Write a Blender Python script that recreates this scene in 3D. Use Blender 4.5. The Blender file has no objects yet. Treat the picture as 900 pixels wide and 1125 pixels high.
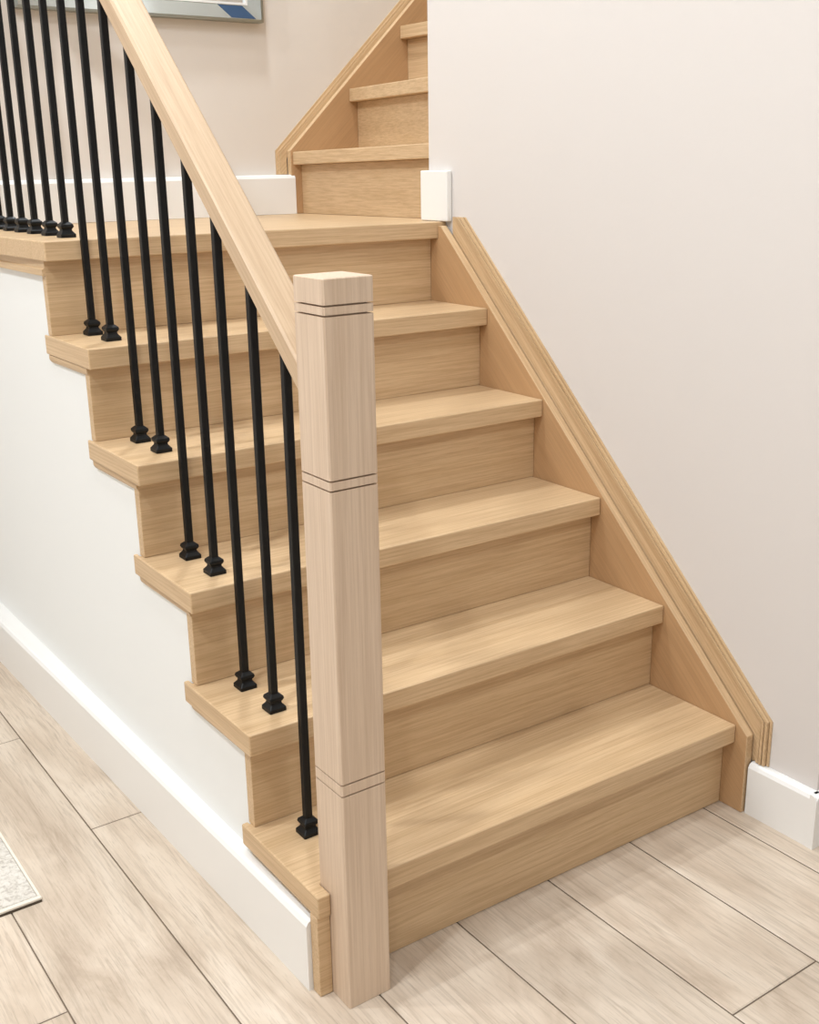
import bpy, bmesh, math, random
from mathutils import Vector, Matrix
random.seed(7)
S = bpy.context.scene
COL = S.collection

# ------------------------------------------------------------------ helpers
def tag(o, label=None, cat=None, group=None, kind=None):
    if label: o['label'] = label
    if cat: o['category'] = cat
    if group: o['group'] = group
    if kind: o['kind'] = kind
    return o

def link(name, bm, mat, parent=None, smooth=False, bevel=0.0, seg=2):
    me = bpy.data.meshes.new(name)
    bmesh.ops.recalc_face_normals(bm, faces=bm.faces)
    bm.to_mesh(me); bm.free()
    mats = mat if isinstance(mat, (list, tuple)) else [mat]
    for m in mats: me.materials.append(m)
    if smooth:
        for f in me.polygons: f.use_smooth = True
    o = bpy.data.objects.new(name, me)
    COL.objects.link(o)
    if parent is not None:
        o.parent = parent
        # meshes are written in world coordinates; shift them to the parent's frame
        me.transform(Matrix.Translation(-Vector(parent_world(parent))))
    if bevel > 0:
        b = o.modifiers.new('bevel', 'BEVEL'); b.width = bevel; b.segments = seg
        b.limit_method = 'ANGLE'; b.angle_limit = math.radians(30); b.harden_normals = False
    return o

def parent_world(p):
    v = Vector(p.location)
    while p.parent is not None:
        p = p.parent; v += Vector(p.location)
    return v

def empty(name, loc, label, cat, group=None):
    o = bpy.data.objects.new(name, None); COL.objects.link(o)
    o.location = loc; o.empty_display_size = 0.1
    tag(o, label, cat, group)
    return o

def add_box(bm, x0, x1, y0, y1, z0, z1):
    v = [bm.verts.new((x, y, z)) for z in (z0, z1) for (x, y) in ((x0, y0), (x1, y0), (x1, y1), (x0, y1))]
    F = [(0, 3, 2, 1), (4, 5, 6, 7), (0, 1, 5, 4), (1, 2, 6, 5), (2, 3, 7, 6), (3, 0, 4, 7)]
    return [bm.faces.new([v[i] for i in f]) for f in F]

def prism(bm, pts_a, pts_b):
    """closed solid between two matching rings of 3-D points"""
    a = [bm.verts.new(p) for p in pts_a]; b = [bm.verts.new(p) for p in pts_b]
    n = len(a)
    bm.faces.new(a); bm.faces.new(list(reversed(b)))
    for i in range(n):
        j = (i + 1) % n
        bm.faces.new((a[i], b[i], b[j], a[j]))

def slab(bm, poly, z0, z1):                   # plan polygon raised between two heights
    prism(bm, [(x, y, z0) for x, y in poly], [(x, y, z1) for x, y in poly])

def loft_square(bm, cx, cy, prof, ch=0.0):
    """square sections (z, half width) stacked; ch = corner chamfer"""
    rings = []
    for z, h in prof:
        c = min(ch, h * 0.4)
        if c > 0:
            P = [(-h + c, -h), (h - c, -h), (h, -h + c), (h, h - c), (h - c, h), (-h + c, h), (-h, h - c), (-h, -h + c)]
        else:
            P = [(-h, -h), (h, -h), (h, h), (-h, h)]
        rings.append([bm.verts.new((cx + x, cy + y, z)) for x, y in P])
    n = len(rings[0])
    bm.faces.new(list(reversed(rings[0]))); bm.faces.new(rings[-1])
    for r, s in zip(rings, rings[1:]):
        for i in range(n):
            j = (i + 1) % n
            bm.faces.new((r[i], r[j], s[j], s[i]))

# ---------------------------------------------------------------- materials
def new_mat(name):
    m = bpy.data.materials.new(name); m.use_nodes = True
    nt = m.node_tree; b = nt.nodes['Principled BSDF']
    return m, nt, b

def srgb(r, g, b):
    def f(c):
        c /= 255.0
        return c / 12.92 if c <= 0.04045 else ((c + 0.055) / 1.055) ** 2.4
    return (f(r), f(g), f(b), 1)

def ramp(nt, stops):
    r = nt.nodes.new('ShaderNodeValToRGB')
    e = r.color_ramp.elements
    e[0].position, e[0].color = stops[0]
    e[1].position, e[1].color = stops[-1]
    for p, c in stops[1:-1]:
        k = e.new(p); k.color = c
    return r

def mixc(nt, a, b, fac, mode='MIX'):
    m = nt.nodes.new('ShaderNodeMix'); m.data_type = 'RGBA'; m.blend_type = mode
    L = nt.links
    for sock, v in ((m.inputs[0], fac), (m.inputs[6], a), (m.inputs[7], b)):
        if hasattr(v, 'links') or isinstance(v, bpy.types.NodeSocket): L.new(v, sock)
        else: sock.default_value = v
    return m.outputs[2]

def oak(name, axis, dark, mid, light, angle=0.0, fig=1.0, rough=0.42):
    """oak with the grain along an axis; angle tilts the grain in the Y-Z (axis y) or X-Z (axis x) plane"""
    m, nt, b = new_mat(name); L = nt.links; N = nt.nodes
    tc = N.new('ShaderNodeTexCoord'); oi = N.new('ShaderNodeObjectInfo')
    off = N.new('ShaderNodeVectorMath'); off.operation = 'SCALE'; off.inputs[0].default_value = (3.1, 5.7, 7.3)
    L.new(oi.outputs['Random'], off.inputs['Scale'])
    add = N.new('ShaderNodeVectorMath'); add.operation = 'ADD'
    L.new(tc.outputs['Object'], add.inputs[0]); L.new(off.outputs[0], add.inputs[1])
    rot = N.new('ShaderNodeMapping'); rot.vector_type = 'POINT'
    if axis == 'y': rot.inputs['Rotation'].default_value = (-angle, 0, 0)
    if axis == 'x': rot.inputs['Rotation'].default_value = (0, angle, 0)
    L.new(add.outputs[0], rot.inputs['Vector'])
    def stretched(along, across):
        mp = N.new('ShaderNodeMapping')
        s = {'x': (along, across, across), 'y': (across, along, across), 'z': (across, across, along)}[axis]
        mp.inputs['Scale'].default_value = s
        L.new(rot.outputs[0], mp.inputs['Vector'])
        return mp
    def noise(mp, scale, detail, dist, rg=0.55):
        n = N.new('ShaderNodeTexNoise'); n.inputs['Scale'].default_value = scale
        n.inputs['Detail'].default_value = detail; n.inputs['Distortion'].default_value = dist
        n.inputs['Roughness'].default_value = rg
        L.new(mp.outputs[0], n.inputs['Vector']); return n
    n1 = noise(stretched(0.7, 12), 2.0, 3, 0.5 * fig)          # broad figure
    n2 = noise(stretched(2.0, 130), 2.0, 4, 0.25, 0.65)               # grain lines
    n3 = noise(stretched(14, 420), 2.0, 2, 0.0)                 # pores
    r1 = ramp(nt, [(0.30, mid), (0.50, light), (0.72, mid)]); L.new(n1.outputs[0], r1.inputs[0])
    r2 = ramp(nt, [(0.36, (0, 0, 0, 1)), (0.60, (1, 1, 1, 1))]); L.new(n2.outputs[0], r2.inputs[0])
    sc = N.new('ShaderNodeMath'); sc.operation = 'MULTIPLY_ADD'; sc.inputs[1].default_value = -0.50; sc.inputs[2].default_value = 0.50
    L.new(r2.outputs[0], sc.inputs[0])
    c = mixc(nt, r1.outputs[0], dark, sc.outputs[0])
    r3 = ramp(nt, [(0.60, (0, 0, 0, 1)), (0.74, (1, 1, 1, 1))]); L.new(n3.outputs[0], r3.inputs[0])
    s3 = N.new('ShaderNodeMath'); s3.operation = 'MULTIPLY'; s3.inputs[1].default_value = 0.36
    L.new(r3.outputs[0], s3.inputs[0])
    c = mixc(nt, c, dark, s3.outputs[0])
    L.new(c, b.inputs['Base Color'])
    b.inputs['Roughness'].default_value = rough
    bp = N.new('ShaderNodeBump'); bp.inputs['Strength'].default_value = 0.10; bp.inputs['Distance'].default_value = 0.0015
    L.new(n2.outputs[0], bp.inputs['Height']); L.new(bp.outputs[0], b.inputs['Normal'])
    return m

D_, M_, L_ = srgb(170, 135, 96), srgb(202, 171, 131), srgb(212, 182, 143)
OAK_X = oak('oak_grain_across', 'x', D_, M_, L_)
OAK_Y = oak('oak_grain_deep', 'y', D_, M_, L_)
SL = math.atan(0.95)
OAK_SL = oak('oak_grain_sloped', 'y', D_, srgb(184, 145, 104), srgb(192, 153, 112), angle=SL, fig=0.6)  # deeper veneer tone, with part of the skirt's shade put into the colour
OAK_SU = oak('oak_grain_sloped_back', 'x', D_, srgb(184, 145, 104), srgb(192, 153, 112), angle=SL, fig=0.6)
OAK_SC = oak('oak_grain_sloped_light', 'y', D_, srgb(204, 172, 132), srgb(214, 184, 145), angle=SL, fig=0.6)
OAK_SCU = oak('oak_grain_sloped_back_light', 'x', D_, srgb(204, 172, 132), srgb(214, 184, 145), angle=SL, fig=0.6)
OAK_Z = oak('oak_grain_upright', 'z', D_, M_, L_, fig=0.7)
OAK_P = oak('pale_oak_upright', 'z', srgb(184, 156, 130), srgb(209, 185, 160), srgb(215, 192, 168), fig=0.7)
OAK_R = oak('pale_oak_rail', 'y', srgb(172, 141, 110), srgb(194, 166, 134), srgb(201, 174, 142), angle=SL, fig=0.6, rough=0.55)

def plain(name, col, rough=0.6, metal=0.0, bump=0.0, bscale=300):
    m, nt, b = new_mat(name)
    b.inputs['Base Color'].default_value = col; b.inputs['Roughness'].default_value = rough
    b.inputs['Metallic'].default_value = metal
    if bump > 0:
        tc = nt.nodes.new('ShaderNodeTexCoord'); n = nt.nodes.new('ShaderNodeTexNoise')
        n.inputs['Scale'].default_value = bscale; n.inputs['Detail'].default_value = 3
        nt.links.new(tc.outputs['Object'], n.inputs['Vector'])
        bp = nt.nodes.new('ShaderNodeBump'); bp.inputs['Strength'].default_value = bump; bp.inputs['Distance'].default_value = 0.001
        nt.links.new(n.outputs[0], bp.inputs['Height']); nt.links.new(bp.outputs[0], b.inputs['Normal'])
    return m
WALL = plain('wall_paint', srgb(219, 213, 208), 0.75, bump=0.15, bscale=120)
WALL_S = plain('stair_side_paint', srgb(236, 236, 233), 0.7, bump=0.15, bscale=120)
WALL_B = plain('landing_wall_paint', srgb(220, 211, 201), 0.75, bump=0.15, bscale=120)
CEIL = plain('ceiling_paint', srgb(242, 240, 236), 0.85)
BASE = plain('baseboard_gloss_white', srgb(238, 236, 232), 0.35)
BLACK = plain('satin_black_iron', srgb(6, 6, 6), 0.5, 0.0, bump=0.1, bscale=500)
BLACK.node_tree.nodes['Principled BSDF'].inputs['Specular IOR Level'].default_value = 0.3
GLASS = plain('mirror_silver', srgb(236, 238, 238), 0.02, 1.0)
BEVG = plain('bevelled_mirror_border', srgb(205, 212, 210), 0.10, 1.0)
FEDGE = plain('brushed_frame_edge', srgb(158, 162, 155), 0.35, 0.8)
FLINE = plain('polished_frame_line', srgb(240, 240, 238), 0.25, 0.2)
BLUE = plain('blue_reflection_tint', srgb(44, 70, 100), 0.35)  # colour of a blue reflection painted onto the mirror border
LAMPW = plain('lamp_trim_white', srgb(235, 235, 235), 0.5)
def emit(name, col, s):
    m, nt, b = new_mat(name)
    b.inputs['Base Color'].default_value = (1, 1, 1, 1)
    b.inputs['Emission Color'].default_value = col; b.inputs['Emission Strength'].default_value = s
    return m
LAMPE = emit('lamp_lens', (1.0, 0.9, 0.78, 1), 12)

# greige laminate planks, the per-plank tone and offset come from a mesh attribute
def plank_mat():
    m, nt, b = new_mat('greige_plank'); L = nt.links; N = nt.nodes
    tc = N.new('ShaderNodeTexCoord'); at = N.new('ShaderNodeAttribute'); at.attribute_name = 'plank'
    off = N.new('ShaderNodeVectorMath'); off.operation = 'SCALE'; off.inputs['Scale'].default_value = 9.0
    L.new(at.outputs['Color'], off.inputs[0])
    add = N.new('ShaderNodeVectorMath'); add.operation = 'ADD'
    L.new(tc.outputs['Object'], add.inputs[0]); L.new(off.outputs[0], add.inputs[1])
    def nz(sx, sy, detail, dist, scale=1.0):
        mp = N.new('ShaderNodeMapping'); mp.inputs['Scale'].default_value = (sx, sy, 1)
        L.new(add.outputs[0], mp.inputs['Vector'])
        n = N.new('ShaderNodeTexNoise'); n.inputs['Scale'].default_value = scale
        n.inputs['Detail'].default_value = detail; n.inputs['Distortion'].default_value = dist
        n.inputs['Roughness'].default_value = 0.6
        L.new(mp.outputs[0], n.inputs['Vector']); return n
    big = nz(11, 2.4, 6, 1.0)
    grain = nz(130, 6, 6, 1.1)
    fine = nz(420, 22, 2, 0)
    r = ramp(nt, [(0.28, srgb(176, 157, 137)), (0.42, srgb(197, 179, 159)), (0.58, srgb(210, 194, 175)), (0.75, srgb(217, 203, 186))])
    L.new(big.outputs[0], r.inputs[0])
    g = ramp(nt, [(0.30, (1, 1, 1, 1)), (0.52, (0, 0, 0, 1))]); L.new(grain.outputs[0], g.inputs[0])
    gs = N.new('ShaderNodeMath'); gs.operation = 'MULTIPLY'; gs.inputs[1].default_value = 0.55
    L.new(g.outputs[0], gs.inputs[0])
    c = mixc(nt, r.outputs[0], srgb(158, 140, 121), gs.outputs[0])
    f = ramp(nt, [(0.58, (0, 0, 0, 1)), (0.72, (1, 1, 1, 1))]); L.new(fine.outputs[0], f.inputs[0])
    fs = N.new('ShaderNodeMath'); fs.operation = 'MULTIPLY'; fs.inputs[1].default_value = 0.42
    L.new(f.outputs[0], fs.inputs[0])
    c = mixc(nt, c, srgb(160, 143, 125), fs.outputs[0])
    # sparse knots
    vo = N.new('ShaderNodeTexVoronoi'); vo.inputs['Scale'].default_value = 2.3
    mp = N.new('ShaderNodeMapping'); mp.inputs['Scale'].default_value = (2.0, 0.8, 1); L.new(add.outputs[0], mp.inputs['Vector']); L.new(mp.outputs[0], vo.inputs['Vector'])
    k = ramp(nt, [(0.02, (1, 1, 1, 1)), (0.13, (0, 0, 0, 1))]); L.new(vo.outputs['Distance'], k.inputs[0])
    ks = N.new('ShaderNodeMath'); ks.operation = 'MULTIPLY'; ks.inputs[1].default_value = 0.5
    L.new(k.outputs[0], ks.inputs[0])
    c = mixc(nt, c, srgb(146, 126, 106), ks.outputs[0])
    # tone of each plank
    hs = N.new('ShaderNodeHueSaturation'); sep = N.new('ShaderNodeSeparateColor'); L.new(at.outputs['Color'], sep.inputs[0])
    mr = N.new('ShaderNodeMapRange'); mr.inputs['To Min'].default_value = 0.93; mr.inputs['To Max'].default_value = 1.05
    L.new(sep.outputs[2], mr.inputs['Value']); L.new(mr.outputs[0], hs.inputs['Value']); L.new(c, hs.inputs['Color'])
    L.new(hs.outputs[0], b.inputs['Base Color'])
    b.inputs['Roughness'].default_value = 0.5
    bp = N.new('ShaderNodeBump'); bp.inputs['Strength'].default_value = 0.12; bp.inputs['Distance'].default_value = 0.001
    L.new(grain.outputs[0], bp.inputs['Height']); L.new(bp.outputs[0], b.inputs['Normal'])
    return m
PLANK = plank_mat()
JOINT = plain('plank_joint', srgb(112, 96, 80), 0.8)

def rug_mat():
    m, nt, b = new_mat('mottled_cream_pile'); L = nt.links; N = nt.nodes
    tc = N.new('ShaderNodeTexCoord')
    n = N.new('ShaderNodeTexNoise'); n.inputs['Scale'].default_value = 75; n.inputs['Detail'].default_value = 5; n.inputs['Distortion'].default_value = 1.5
    L.new(tc.outputs['Object'], n.inputs['Vector'])
    r = ramp(nt, [(0.36, srgb(180, 171, 160)), (0.50, srgb(206, 199, 188)), (0.64, srgb(214, 208, 199))]); L.new(n.outputs[0], r.inputs[0])
    L.new(r.outputs[0], b.inputs['Base Color']); b.inputs['Roughness'].default_value = 0.95
    n2 = N.new('ShaderNodeTexNoise'); n2.inputs['Scale'].default_value = 500
    L.new(tc.outputs['Object'], n2.inputs['Vector'])
    bp = N.new('ShaderNodeBump'); bp.inputs['Strength'].default_value = 0.5; bp.inputs['Distance'].default_value = 0.002
    L.new(n2.outputs[0], bp.inputs['Height']); L.new(bp.outputs[0], b.inputs['Normal'])
    return m
RUG = rug_mat(); RUGB = plain('cream_rug_binding', srgb(226, 217, 202), 0.9); RUGD = plain('dark_rug_backing', srgb(70, 58, 44), 0.9)

# ------------------------------------------------------------- dimensions
RISE, GO = 0.19, 0.1994
ZT = [0.189, 0.381, 0.572, 0.760, 0.948, 1.141]      # tread tops, the last is the landing
YN = [-0.003, 0.203, 0.400, 0.596, 0.799, 0.996]     # nosing fronts at the open end
W = 0.968                                            # treads run from x = 0 to the skirt at W
SKEW = -0.0173 / 0.97
T = 0.040; OV = 0.028; DEP = 0.259; RT = 0.022
def yn(k, x): return YN[k] + SKEW * x
def yr(k, x): return YN[k] + OV + SKEW * x
def xw(y): return 0.019 - 0.010 * y                  # white side wall under the stairs
X0, X1, Y0, Y1, ZC = -3.0, 2.7, -3.6, 1.765, 3.4     # room
WR = 0.996                                           # right wall face
YC = -0.197                                          # its near corner
YE = 1.050                                           # its far end on the landing

# ------------------------------------------------------------------ setting
# floor of planks running away from the camera
bm = bmesh.new()
lay = bm.loops.layers.float_color.new('plank')
def plank_face(x0, x1, y0, y1):
    g = 0.0021
    c = (random.random(), random.random(), random.random(), 1)
    z = 0.0; e = 0.0014
    o = [bm.verts.new((x, y, z - 0.0015)) for x, y in ((x0 + g * .6, y0 + g * .6), (x1 - g * .6, y0 + g * .6), (x1 - g * .6, y1 - g * .6), (x0 + g * .6, y1 - g * .6))]
    i = [bm.verts.new((x, y, z)) for x, y in ((x0 + g + e, y0 + g + e), (x1 - g - e, y0 + g + e), (x1 - g - e, y1 - g - e), (x0 + g + e, y1 - g - e))]
    fs = [bm.faces.new(i)]
    for a in range(4): fs.append(bm.faces.new((o[a], o[(a + 1) % 4], i[(a + 1) % 4], i[a])))
    for f in fs:
        for l in f.loops: l[lay] = c
fixed = {-1: 0.693, -2: 0.015, -3: 0.215, 0: 0.35, 1: -0.75, 2: -0.411, 3: -0.90, 4: 0.3}
k0, PW, PL = int((X0 - 0.081) / 0.2105) - 1, 0.2105, 1.15
for k in range(k0, 14):
    xa, xb = 0.081 + PW * k, 0.081 + PW * (k + 1)
    xa, xb = max(xa, X0), min(xb, X1)
    if xb - xa < 0.01: continue
    j = fixed.get(k, random.uniform(-0.6, 0.5))
    ys = sorted({Y0, Y1} | {j + PL * n for n in range(-6, 6) if Y0 + .02 < j + PL * n < Y1 - .02})
    for a, b_ in zip(ys, ys[1:]): plank_face(xa, xb, a, b_)
for f in add_box(bm, X0, X1, Y0, Y1, -0.06, -0.0022): f.material_index = 1
bm.normal_update()
tag(link('floor', bm, [PLANK, JOINT]), kind='structure')

def wallbox(name, x0, x1, y0, y1, z0, z1, mat):
    bm = bmesh.new(); add_box(bm, x0, x1, y0, y1, z0, z1)
    return tag(link(name, bm, mat), kind='structure')
wallbox('wall_back', X0 - .1, X1 + .1, Y1, Y1 + .1, 0, ZC, WALL_B)
wallbox('wall_left', X0 - .1, X0, Y0, Y1, 0, ZC, WALL)
wallbox('wall_front', X0 - .1, X1 + .1, Y0 - .1, Y0, 0, ZC, WALL)
wallbox('wall_side', X1, X1 + .1, Y0, Y1, 0, ZC, WALL)
wallbox('wall_right', WR, X1, YC, YE, 0, ZC, WALL)
wallbox('ceiling', X0 - .1, X1 + .1, Y0 - .1, Y1 + .1, ZC, ZC + .1, CEIL)

# white side wall that steps up under the open ends of the treads
pts = [(yr(0, 0) + RT + .002, 0.0)]
for k in range(6):
    pts.append((yr(k, 0) + RT + .001, ZT[k] - T - .0008))
    if k < 5: pts.append((yr(k + 1, 0) + RT + .001, ZT[k] - T - .0008))
pts += [(Y1 - .001, ZT[5] - T - .0008), (Y1 - .001, 0.0)]
bm = bmesh.new()
prism(bm, [(xw(y), y, z) for y, z in pts], [(xw(y) + 0.07, y, z) for y, z in pts])
tag(link('wall_stair', bm, WALL_S), kind='structure')

# baseboards
def base_profile(th, h):                              # (out from the wall, height)
    return [(0, 0), (th, 0), (th, h - .010), (th - .004, h - .003), (th - .010, h), (0, h)]
def baseboard(name, a, b, out, th, h, z=0.0, tha=None, mat=None):
    """board along a wall from plan point a to b, out = unit vector away from the wall"""
    bm = bmesh.new(); A = []; B = []
    for (pt, dst, t_) in ((a, A, tha or th), (b, B, th)):
        for o, hh in base_profile(t_, h): dst.append((pt[0] + out[0] * o, pt[1] + out[1] * o, z + hh))
    prism(bm, A, B)
    return tag(link(name, bm, mat or BASE), kind='structure')
baseboard('baseboard_stair', (xw(0.03), 0.0254), (xw(Y1), Y1 - .002), (-1, 0), 0.048, 0.132, tha=0.026)
# the near end of that board is cut square just beside the first riser
baseboard('baseboard_right', (WR - .0005, YC - .016), (WR - .0005, -0.052), (-1, 0), 0.021, 0.114)
baseboard('baseboard_corner', (WR - .0225, YC - .0005), (X1 - .002, YC - .0005), (0, -1), 0.016, 0.114)
baseboard('baseboard_back', (X0, Y1 - .0005), (-0.10, Y1 - .0005), (0, -1), 0.016, 0.114)
baseboard('baseboard_left', (X0 + .0005, Y0), (X0 + .0005, Y1 - .02), (1, 0), 0.016, 0.114)
# boards standing on the landing
baseboard('baseboard_landing', (xw(Y1) + .01, Y1 - .0005), (0.999, Y1 - .0005), (0, -1), 0.036, 0.112, z=ZT[5] + .0006)
bm = bmesh.new()                                       # wraps the end of the right wall
poly = [(WR - .016, 0.955), (WR - .0005, 0.955), (WR - .0005, YE + .0005), (1.30, YE + .0005), (1.30, YE + .016), (WR - .016, YE + .016)]
poly = [(WR - .016, 0.955), (WR - .0005, 0.955), (WR - .0005, YE + .0005), (1.045, YE + .0005), (1.045, YE + .016), (WR - .016, YE + .016)]
slab(bm, poly, ZT[5] + .0006, 1.262)
tag(link('baseboard_end', bm, BASE, bevel=0.003), kind='structure')

# ----------------------------------------------------------- main staircase
st = empty('staircase', (W / 2, 0.45, 0), 'light oak staircase of five open-ended steps rising from the plank floor to the landing', 'stairs')
NX0, NX1, NY0, NY1 = 0.0237, 0.1022, -0.0485, 0.0300   # newel footprint
def tread_mesh(k):
    bm = bmesh.new(); z1 = ZT[k]; z0 = z1 - T
    xl = 0.0125 - .010 * YN[k]; e = RT - .004      # runs in under the riser above
    poly = [(0, yn(k, 0))]
    if k == 0: poly += [(NX0 - .0006, yn(0, NX0)), (NX0 - .0006, NY1 + .0006), (NX1 + .0006, NY1 + .0006), (NX1 + .0006, yn(0, NX1))]
    poly += [(W - .0006, yn(k, W)), (W - .0006, yr(k + 1, W) + e), (xl, yr(k + 1, xl) + e), (xl, YN[k] + DEP), (0, YN[k] + DEP)]
    slab(bm, poly, z0, z1)
    bm.normal_update()
    for f in bm.faces:
        c = f.calc_center_median()
        if abs(f.normal.x) > .9 and c.x < .02: f.material_index = 1
    return bm
for k in range(5):
    tr = link('tread', tread_mesh(k), [OAK_X, OAK_Y], st, bevel=0.0028, seg=3)
    # thin moulding on the wall under the open end of the tread
    bm = bmesh.new(); xa = xw(YN[k]) ; z1 = ZT[k] - T - .0008
    ya, yb = yr(k, 0) + .0, YN[k] + DEP - .012
    xb = xw(yb)
    if k == 0: ya = yr(0, 0) + RT + .001
    prof = [(-.0005, 0), (-.0075, 0), (-.0075, -.008), (-.0055, -.013), (-.0025, -.016), (-.0005, -.016)]
    prism(bm, [(xw(ya) + dx, ya, z1 + dz) for dx, dz in prof], [(xb + dx, yb, z1 + dz) for dx, dz in prof])
    link('cove_moulding', bm, OAK_Y, tr)
for k in range(6):
    zb = 0.0008 if k == 0 else ZT[k - 1] + .0004
    zt_ = ZT[k] - T - .0004
    bm = bmesh.new()
    if k == 0: xs = NX1 + .001
    xl = xw(YN[k]) - .004
    y_ = [yr(k, xl), yr(k, W)]
    P = [(xl, y_[0]), (W - .0006, y_[1]), (W - .0006, y_[1] + RT), (xl, y_[0] + RT)]
    if k == 0:                                         # a deeper stub closes the end left of the newel
        P = [(0.0, 0.002), (NX0 - .0006, 0.0015), (NX0 - .0006, NY1 + .0006), (NX1 + .0006, NY1 + .0006), (NX1 + .0006, yr(0, NX1)),
             (W - .0006, yr(0, W)), (W - .0006, yr(0, W) + RT), (.0185, yr(0, 0) + RT), (.0185, .0246), (0.0, .0246)]
    slab(bm, P, zb, zt_)
    link('riser', bm, OAK_X, st, bevel=0.0008, seg=1)

# landing platform
def xland(y): return 0.0 - 0.045 * max(0, y - 0.996)
z1 = ZT[5]
bm = bmesh.new()
slab(bm, [(0, yn(5, 0)), (WR - .0006, yn(5, W)), (WR - .0006, YE + .017), (1.06, YE + .02), (1.045, Y1 - .0006), (xland(Y1), Y1 - .0006)], z1 - T, z1)
lp = link('landing', bm, OAK_X, st, bevel=0.0028, seg=3)
bm = bmesh.new()
ya, yb, zz = yr(5, 0), Y1 - .003, z1 - T - .0008
prof = [(-.0005, 0), (-.0045, 0), (-.0045, -.014), (-.0095, -.016), (-.0095, -.029), (-.0005, -.029)]
prism(bm, [(xw(ya) + dx, ya, zz + dz) for dx, dz in prof], [(xw(yb) + dx, yb, zz + dz) for dx, dz in prof])
link('cove_moulding', bm, OAK_Y, lp)

# closed skirt on the wall side, cut to the pitch of the stairs
def zs(y): return 0.2185 + 0.945 * y                  # its top edge
ye = -0.048; yt = 0.966
sk = [(ye, 0.0006), (ye, zs(ye)), (yt, zs(yt)), (.9775, zs(yt)), (.9775, 1.1003), (1.048, 1.1003), (1.048, 0.90), (0.12, 0.0006)]
bm = bmesh.new()
prism(bm, [(W, y, z) for y, z in sk], [(W + .020, y, z) for y, z in sk])
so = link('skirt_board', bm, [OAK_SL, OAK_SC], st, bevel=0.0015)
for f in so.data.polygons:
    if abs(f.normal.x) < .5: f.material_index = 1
# flat moulding above it, against the wall, with fine ridges along the outer edge
def zo(y): return 0.2955 + 0.953 * y                  # outer edge
yf = -0.086; yb_ = 0.947; ztop = 1.153
def trim_ring(d):                                      # d: distance in from the outer edge (vertical measure)
    return d
bm = bmesh.new()
strips = [(0.0, 0.006, WR - .0040), (0.0078, 0.0150, WR - .0100), (0.0172, 0.0245, WR - .0110), (0.0268, 0.034, WR - .0095), (0.0352, 0.120, WR - .0050)]
for d0, d1, xf in strips:
    k = 0.045 / 0.0765                                 # how the front end follows the band width
    a0, a1 = yf + d0 * .80, yf + d1 * .80
    # upper run
    yt0 = (ztop - d0 * .5 - 0.2955 + d0) / 0.953; yt1 = (ztop - d1 * .5 - 0.2955 + d1) / 0.953
    yend = min(yb_, 9)
    def P(y, d): return (y, zo(y) - d)
    lower0, lower1 = 0.1155, 0.1155
    za0, za1 = zo(a0) - d0, zo(a1) - d1
    y0t = min((ztop - .2955 + d0) / .953, yb_); y1t = min((ztop - .2955 + d1) / .953, yb_)
    ring = [(a0, lower0), P(a0, d0), P(y0t, d0), P(y1t, d1), P(a1, d1), (a1, lower0)]
    if a1 > -0.0485: # the last strip runs in behind the skirt
        a1 = -0.049 + .0
        ring = [(a0, lower0), P(a0, d0), P(y0t, d0), (yb_, ztop), (yb_, zo(yb_) - d1 + .02), (0.05, zs(0.05) - .03), (-0.0495, zs(-0.0495) - .06), (-0.0495, lower0)]
    prism(bm, [(xf, y, z) for y, z in ring], [(WR - .0004, y, z) for y, z in ring])
link('wall_moulding', bm, OAK_SC, st)

# ----------------------------------------------------------- upper staircase
YS = 1.733                                             # inner face of the skirt on the back wall
us = empty('staircase', (1.25, 1.4, ZT[5]), 'short upper run of oak stairs climbing right from the landing behind the wall corner', 'stairs')
# nosing ends: (x, y, z) on the back-wall side and on the near side
UT = [((0.995, YS, 1.318), (1.032, YE + .03, 1.328)),
      ((1.199, YS, 1.497), (1.112, YE + .03, 1.497)),
      ((1.389, YS, 1.681), (1.392, YE + .03, 1.681)),
      ((1.590, YS, 1.864), (1.590, YE + .03, 1.864))]
TU = 0.037
for i, (a, b) in enumerate(UT):
    last = i == len(UT) - 1
    na, nb = (UT[i + 1] if not last else ((1.80, YS, 0), (1.80, YE + .03, 0)))
    ends = [(a[0], a[1] - .0006, a[2]), (b[0], b[1] - .012, b[2]), (nb[0] + OV - .0006, b[1] - .012, b[2]), (na[0] + OV - .0006, a[1] - .0006, a[2])]
    bm = bmesh.new()
    prism(bm, [(x, y, z - TU) for x, y, z in ends], ends)
    link('tread', bm, OAK_Y, us, bevel=0.0028, seg=3)
    zl = (ZT[5], ZT[5]) if i == 0 else (UT[i - 1][0][2], UT[i - 1][1][2])
    bm = bmesh.new()
    ring = [(a[0] + OV, a[1] - .0006), (b[0] + OV, b[1] - .012), (b[0] + OV + RT, b[1] - .012), (a[0] + OV + RT, a[1] - .0006)]
    zb = [zl[0], zl[1], zl[1], zl[0]]; zt4 = [a[2] - TU, b[2] - TU, b[2] - TU, a[2] - TU]
    prism(bm, [(x, y, z + .0005) for (x, y), z in zip(ring, zb)], [(x, y, z - .0004) for (x, y), z in zip(ring, zt4)])
    link('riser', bm, OAK_Y, us, bevel=0.0008, seg=1)
def zu(x): return 1.321 + 0.955 * (x - 0.988)
xe, xt = 0.988, 1.80
bm = bmesh.new()
ring = [(xe, ZT[5] + .0006), (xe, zu(xe)), (xt, zu(xt)), (xt, zu(xt) - .35), (1.20, ZT[5] + .0006)]
prism(bm, [(x, YS, z) for x, z in ring], [(x, YS + .020, z) for x, z in ring])
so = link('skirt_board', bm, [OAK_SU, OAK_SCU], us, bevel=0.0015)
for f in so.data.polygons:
    if abs(f.normal.y) < .5: f.material_index = 1
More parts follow.
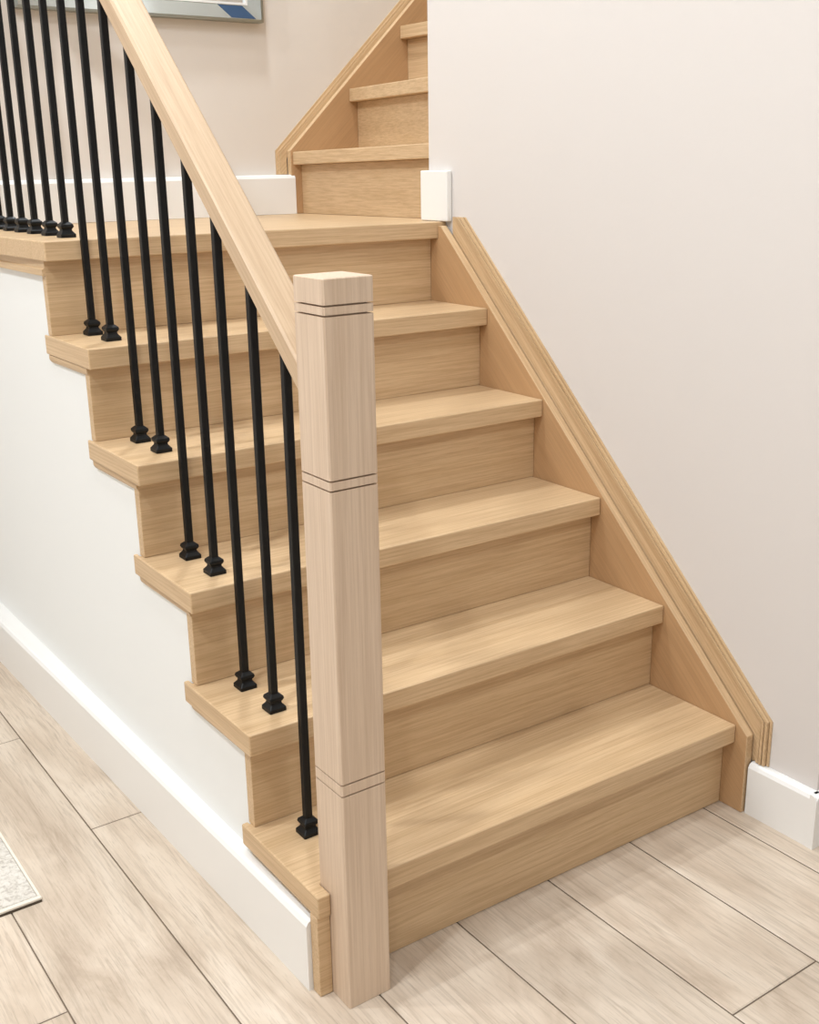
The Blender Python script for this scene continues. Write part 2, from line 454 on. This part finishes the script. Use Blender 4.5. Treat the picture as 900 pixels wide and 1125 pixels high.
def zuo(x): return 1.322 + 0.952 * (x - 0.954)
bm = bmesh.new()
for d0, d1, yf_ in ((0.0, .010, Y1 - .004), (.010, .018, Y1 - .0085), (.0185, .052, Y1 - .0115)):
    x0a, x1a = 0.954 + d0 * .62, 0.954 + d1 * .62
    ring = [(x0a, 1.2545), (x0a, zuo(x0a) - d0), (xt, zuo(xt) - d0), (xt, zuo(xt) - d1), (x1a, zuo(x1a) - d1), (x1a, 1.2545)]
    prism(bm, [(x, yf_, z) for x, z in ring], [(x, Y1 - .0004, z) for x, z in ring])
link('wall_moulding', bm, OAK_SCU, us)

# ------------------------------------------------------------------ railing
rl = empty('stair_railing', (0.063, 0.5, 0), 'railing of pale oak newel post and sloping handrail over thin black balusters', 'railing')
# newel post with three pairs of fine grooves
h = (NX1 - NX0) / 2; cx, cy = (NX0 + NX1) / 2, (NY0 + NY1) / 2
prof = [(0.0006, h)]
for z in (0.381, 0.400, 0.853, 0.867, 1.090, 1.103):
    g = 0.0013
    prof += [(z - g, h), (z - g + .0002, h - .007), (z + g - .0002, h - .007), (z + g, h)]
prof += [(1.1372, h), (1.1385, h - .0014)]
bm = bmesh.new(); loft_square(bm, cx, cy, prof, ch=.0022)
link('newel_post', bm, OAK_P, rl)
# handrail
RX0, RX1, RZ, RH, RS = 0.0484, 0.1079, 0.9035, 0.0450, 0.919
def rz(y): return RZ + RS * y
yA, yB = NY1 + .0006, 1.02
bm = bmesh.new()
c = .004
sec = [(RX0 + c, 0), (RX1 - c, 0), (RX1, c), (RX1, RH - c), (RX1 - c, RH), (RX0 + c, RH), (RX0, RH - c), (RX0, c)]
def ring(y, z): return [bm.verts.new((x, y, z + dz)) for x, dz in sec]
ybk, zlev = 1.10, rz(1.06)
R = [ring(yA, rz(yA)), ring(1.0, rz(1.0)), ring(1.04, rz(1.03)), ring(1.10, zlev), ring(Y1 - .0008, zlev)]
n = len(sec)
bm.faces.new(R[0]); bm.faces.new(list(reversed(R[-1])))
for r, s in zip(R, R[1:]):
    for i in range(n): bm.faces.new((r[i], r[(i + 1) % n], s[(i + 1) % n], s[i]))
link('handrail', bm, OAK_R, rl)
# balusters, each with its shoe
BX = 0.080
bal = [(.163, 0), (.264, 1), (.372, 1), (.468, 2), (.574, 2), (.672, 3), (.775, 3), (.885, 4), (.990, 4),
       (1.093, 5), (1.195, 5), (1.298, 5), (1.392, 5), (1.482, 5), (1.572, 5), (1.665, 5)]
bal[8] = (.9885, 4)
first = None
hb = .0066
def rail_under(y): return rz(y) + .001 if y < 1.0 else (rz(1.03) if y < 1.06 else zlev + .001)
for y, k in bal:
    z0 = ZT[k] + .0006
    top = rail_under(y)
    bm = bmesh.new(); loft_square(bm, BX, y, [(z0, hb), (top, hb)], ch=.0014)
    if y < 1.0:
        for v in bm.verts:
            if v.co.z > z0 + .2: v.co.z = rz(v.co.y) + .0006
    bo = link('baluster', bm, BLACK, rl)
    bm = bmesh.new()
    s = 1.0
    loft_square(bm, BX, y, [(z0, .0160), (z0 + .0065, .0160), (z0 + .0095, .0135), (z0 + .0130, .0108), (z0 + .0165, .0100), (z0 + .0190, .0122),
                            (z0 + .0225, .0138), (z0 + .0265, .0130), (z0 + .0300, .0090), (z0 + .0315, .0072)], ch=.0012)
    link('baluster_shoe', bm, BLACK, bo)

# ------------------------------------------------------------------- mirror
mx0, mx1, mz0, mz1 = 0.225, 0.921, 1.666, 2.45
mi = empty('wall_mirror', ((mx0 + mx1) / 2, Y1, mz0), 'silver framed wall mirror hanging over the landing at the top of the photo', 'mirror')
def frame_ring(bm, x0, x1, z0, z1, w, ya, yb):
    """sloping picture-frame ring of width w from depth ya (outer) to yb (inner)"""
    o = [(x0, z0), (x1, z0), (x1, z1), (x0, z1)]; i = [(x0 + w, z0 + w), (x1 - w, z0 + w), (x1 - w, z1 - w), (x0 + w, z1 - w)]
    yw = Y1 - .0006
    V = [[bm.verts.new((x, y, z)) for x, z in P] for P, y in ((o, yw), (o, ya), (i, yb), (i, yw))]
    for a in range(4):
        b = (a + 1) % 4
        for s, t in ((0, 1), (1, 2), (2, 3), (3, 0)):
            bm.faces.new((V[s][a], V[s][b], V[t][b], V[t][a]))
bm = bmesh.new(); frame_ring(bm, mx0, mx1, mz0, mz1, .007, Y1 - .032, Y1 - .034)
fr = link('outer_frame', bm, FEDGE, mi)
bm = bmesh.new(); frame_ring(bm, mx0 + .0072, mx1 - .0072, mz0 + .0072, mz1 - .0072, .036, Y1 - .032, Y1 - .020)
bv = link('bevelled_border', bm, BEVG, mi)
bm = bmesh.new(); frame_ring(bm, mx0 + .0434, mx1 - .0434, mz0 + .0434, mz1 - .0434, .006, Y1 - .022, Y1 - .022)
link('inner_frame', bm, FLINE, mi)
bm = bmesh.new(); add_box(bm, mx0 + .0496, mx1 - .0496, Y1 - .014, Y1 - .0006, mz0 + .0496, mz1 - .0496)
link('mirror_glass', bm, GLASS, mi)
bm = bmesh.new()  # thin patch added to stand for a blue reflection in the border
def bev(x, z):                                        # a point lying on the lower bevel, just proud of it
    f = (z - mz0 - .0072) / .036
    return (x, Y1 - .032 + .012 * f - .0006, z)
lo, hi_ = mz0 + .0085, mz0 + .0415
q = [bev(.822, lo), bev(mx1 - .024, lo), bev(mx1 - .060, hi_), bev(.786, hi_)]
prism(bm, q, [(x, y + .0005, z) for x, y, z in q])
tag(link('blue_reflection', bm, BLUE, bv), 'deep blue reflection in the lower right of the border, modelled as a thin patch')

# ---------------------------------------------------------------------- rug
rg = empty('area_rug', (-1.1, 1.1, 0), 'pale mottled area rug whose corner lies on the plank floor at the left', 'rug')
rx0, rx1, ry0, ry1 = -1.9, -0.284, 0.516, 1.70
bm = bmesh.new(); add_box(bm, rx0 + .008, rx1 - .006, ry0 + .012, ry1 - .008, .0006, .0090)
link('pile', bm, RUG, rg, bevel=.002)
bm = bmesh.new()
for (x0, x1, y0, y1) in ((rx0, rx1, ry0 + .002, ry0 + .0115), (rx0, rx1, ry1 - .0075, ry1), (rx0, rx0 + .0075, ry0 + .012, ry1 - .008), (rx1 - .0055, rx1, ry0 + .012, ry1 - .008)):
    add_box(bm, x0, x1, y0, y1, .0032, .0085)
link('binding', bm, RUGB, rg, bevel=.0015)
bm = bmesh.new(); add_box(bm, rx0 + .002, rx1 - .001, ry0, ry1 - .002, .0003, .0030)
link('backing', bm, RUGD, rg)

# ------------------------------------------------------------------- lights
spots = [(-1.6, -2.0), (0.3, -2.0), (-1.5, -0.5), (-0.50, -0.1), (-1.5, 0.95), (0.62, 1.36), (1.9, -1.6)]
POW = [14, 11, 23, 14, 25, 18, 6]
where = ['behind and left of the camera', 'behind and right of the camera', 'left of the staircase foot', 'over the lower treads',
         'over the rug', 'over the landing beside the mirror', 'in the far right of the room']
for (x, y), pw, wh in zip(spots, POW, where):
    e = empty('ceiling_light', (x, y, ZC), 'round recessed white ceiling light ' + wh, 'light', 'recessed ceiling lights')
    bm = bmesh.new()
    n = 32; R0, R1 = .085, .065
    vv = [[bm.verts.new((x + r * math.cos(2 * math.pi * i / n), y + r * math.sin(2 * math.pi * i / n), z)) for i in range(n)] for r, z in ((R0, ZC - .0005), (R0 - .004, ZC - .006), (R1, ZC - .004), (R1, ZC - .0005))]
    for s in range(4):
        for i in range(n):
            j = (i + 1) % n; bm.faces.new((vv[s][i], vv[s][j], vv[(s + 1) % 4][j], vv[(s + 1) % 4][i]))
    link('trim_ring', bm, LAMPW, e)
    bm = bmesh.new()
    a = [(x + (R1 - .001) * math.cos(2 * math.pi * i / n), y + (R1 - .001) * math.sin(2 * math.pi * i / n)) for i in range(n)]
    slab(bm, a, ZC - .003, ZC - .0006)
    link('lens', bm, LAMPE, e)
    L = bpy.data.lights.new('downlight', 'AREA'); L.shape = 'DISK'; L.size = 0.16; L.energy = pw
    L.color = (0.85, 0.92, 0.985)
    lo_ = bpy.data.objects.new('downlight', L); lo_.location = (x, y, ZC - .012); COL.objects.link(lo_)

w = bpy.data.worlds.new('world'); S.world = w; w.use_nodes = True
w.node_tree.nodes['Background'].inputs[0].default_value = (0.9, 0.92, 1, 1)
w.node_tree.nodes['Background'].inputs[1].default_value = 0.3

# ------------------------------------------------------------------- camera
F, cxp, cyp, czp, yaw, pitch, roll = 1229.134, -0.72276, -1.30655, 1.27672, 0.608733, -0.301059, -0.0162721
f = Vector((math.sin(yaw) * math.cos(pitch), math.cos(yaw) * math.cos(pitch), math.sin(pitch)))
rt = Vector((math.cos(yaw), -math.sin(yaw), 0)); up = rt.cross(f)
r_ = rt * math.cos(roll) + up * math.sin(roll); u_ = -rt * math.sin(roll) + up * math.cos(roll)
cam = bpy.data.cameras.new('camera'); co = bpy.data.objects.new('camera', cam); COL.objects.link(co)
M = Matrix((r_, u_, -f)).transposed().to_4x4(); M.translation = (cxp, cyp, czp)
co.matrix_world = M
cam.sensor_fit = 'VERTICAL'; cam.sensor_height = 24.0; cam.lens = F / 1125 * 24.0
cam.clip_start = 0.02
S.camera = co
S.view_settings.view_transform = 'Standard'; S.view_settings.look = 'None'
S.view_settings.gamma = 1.0; S.view_settings.use_curve_mapping = False
S.view_settings.exposure = 0.63
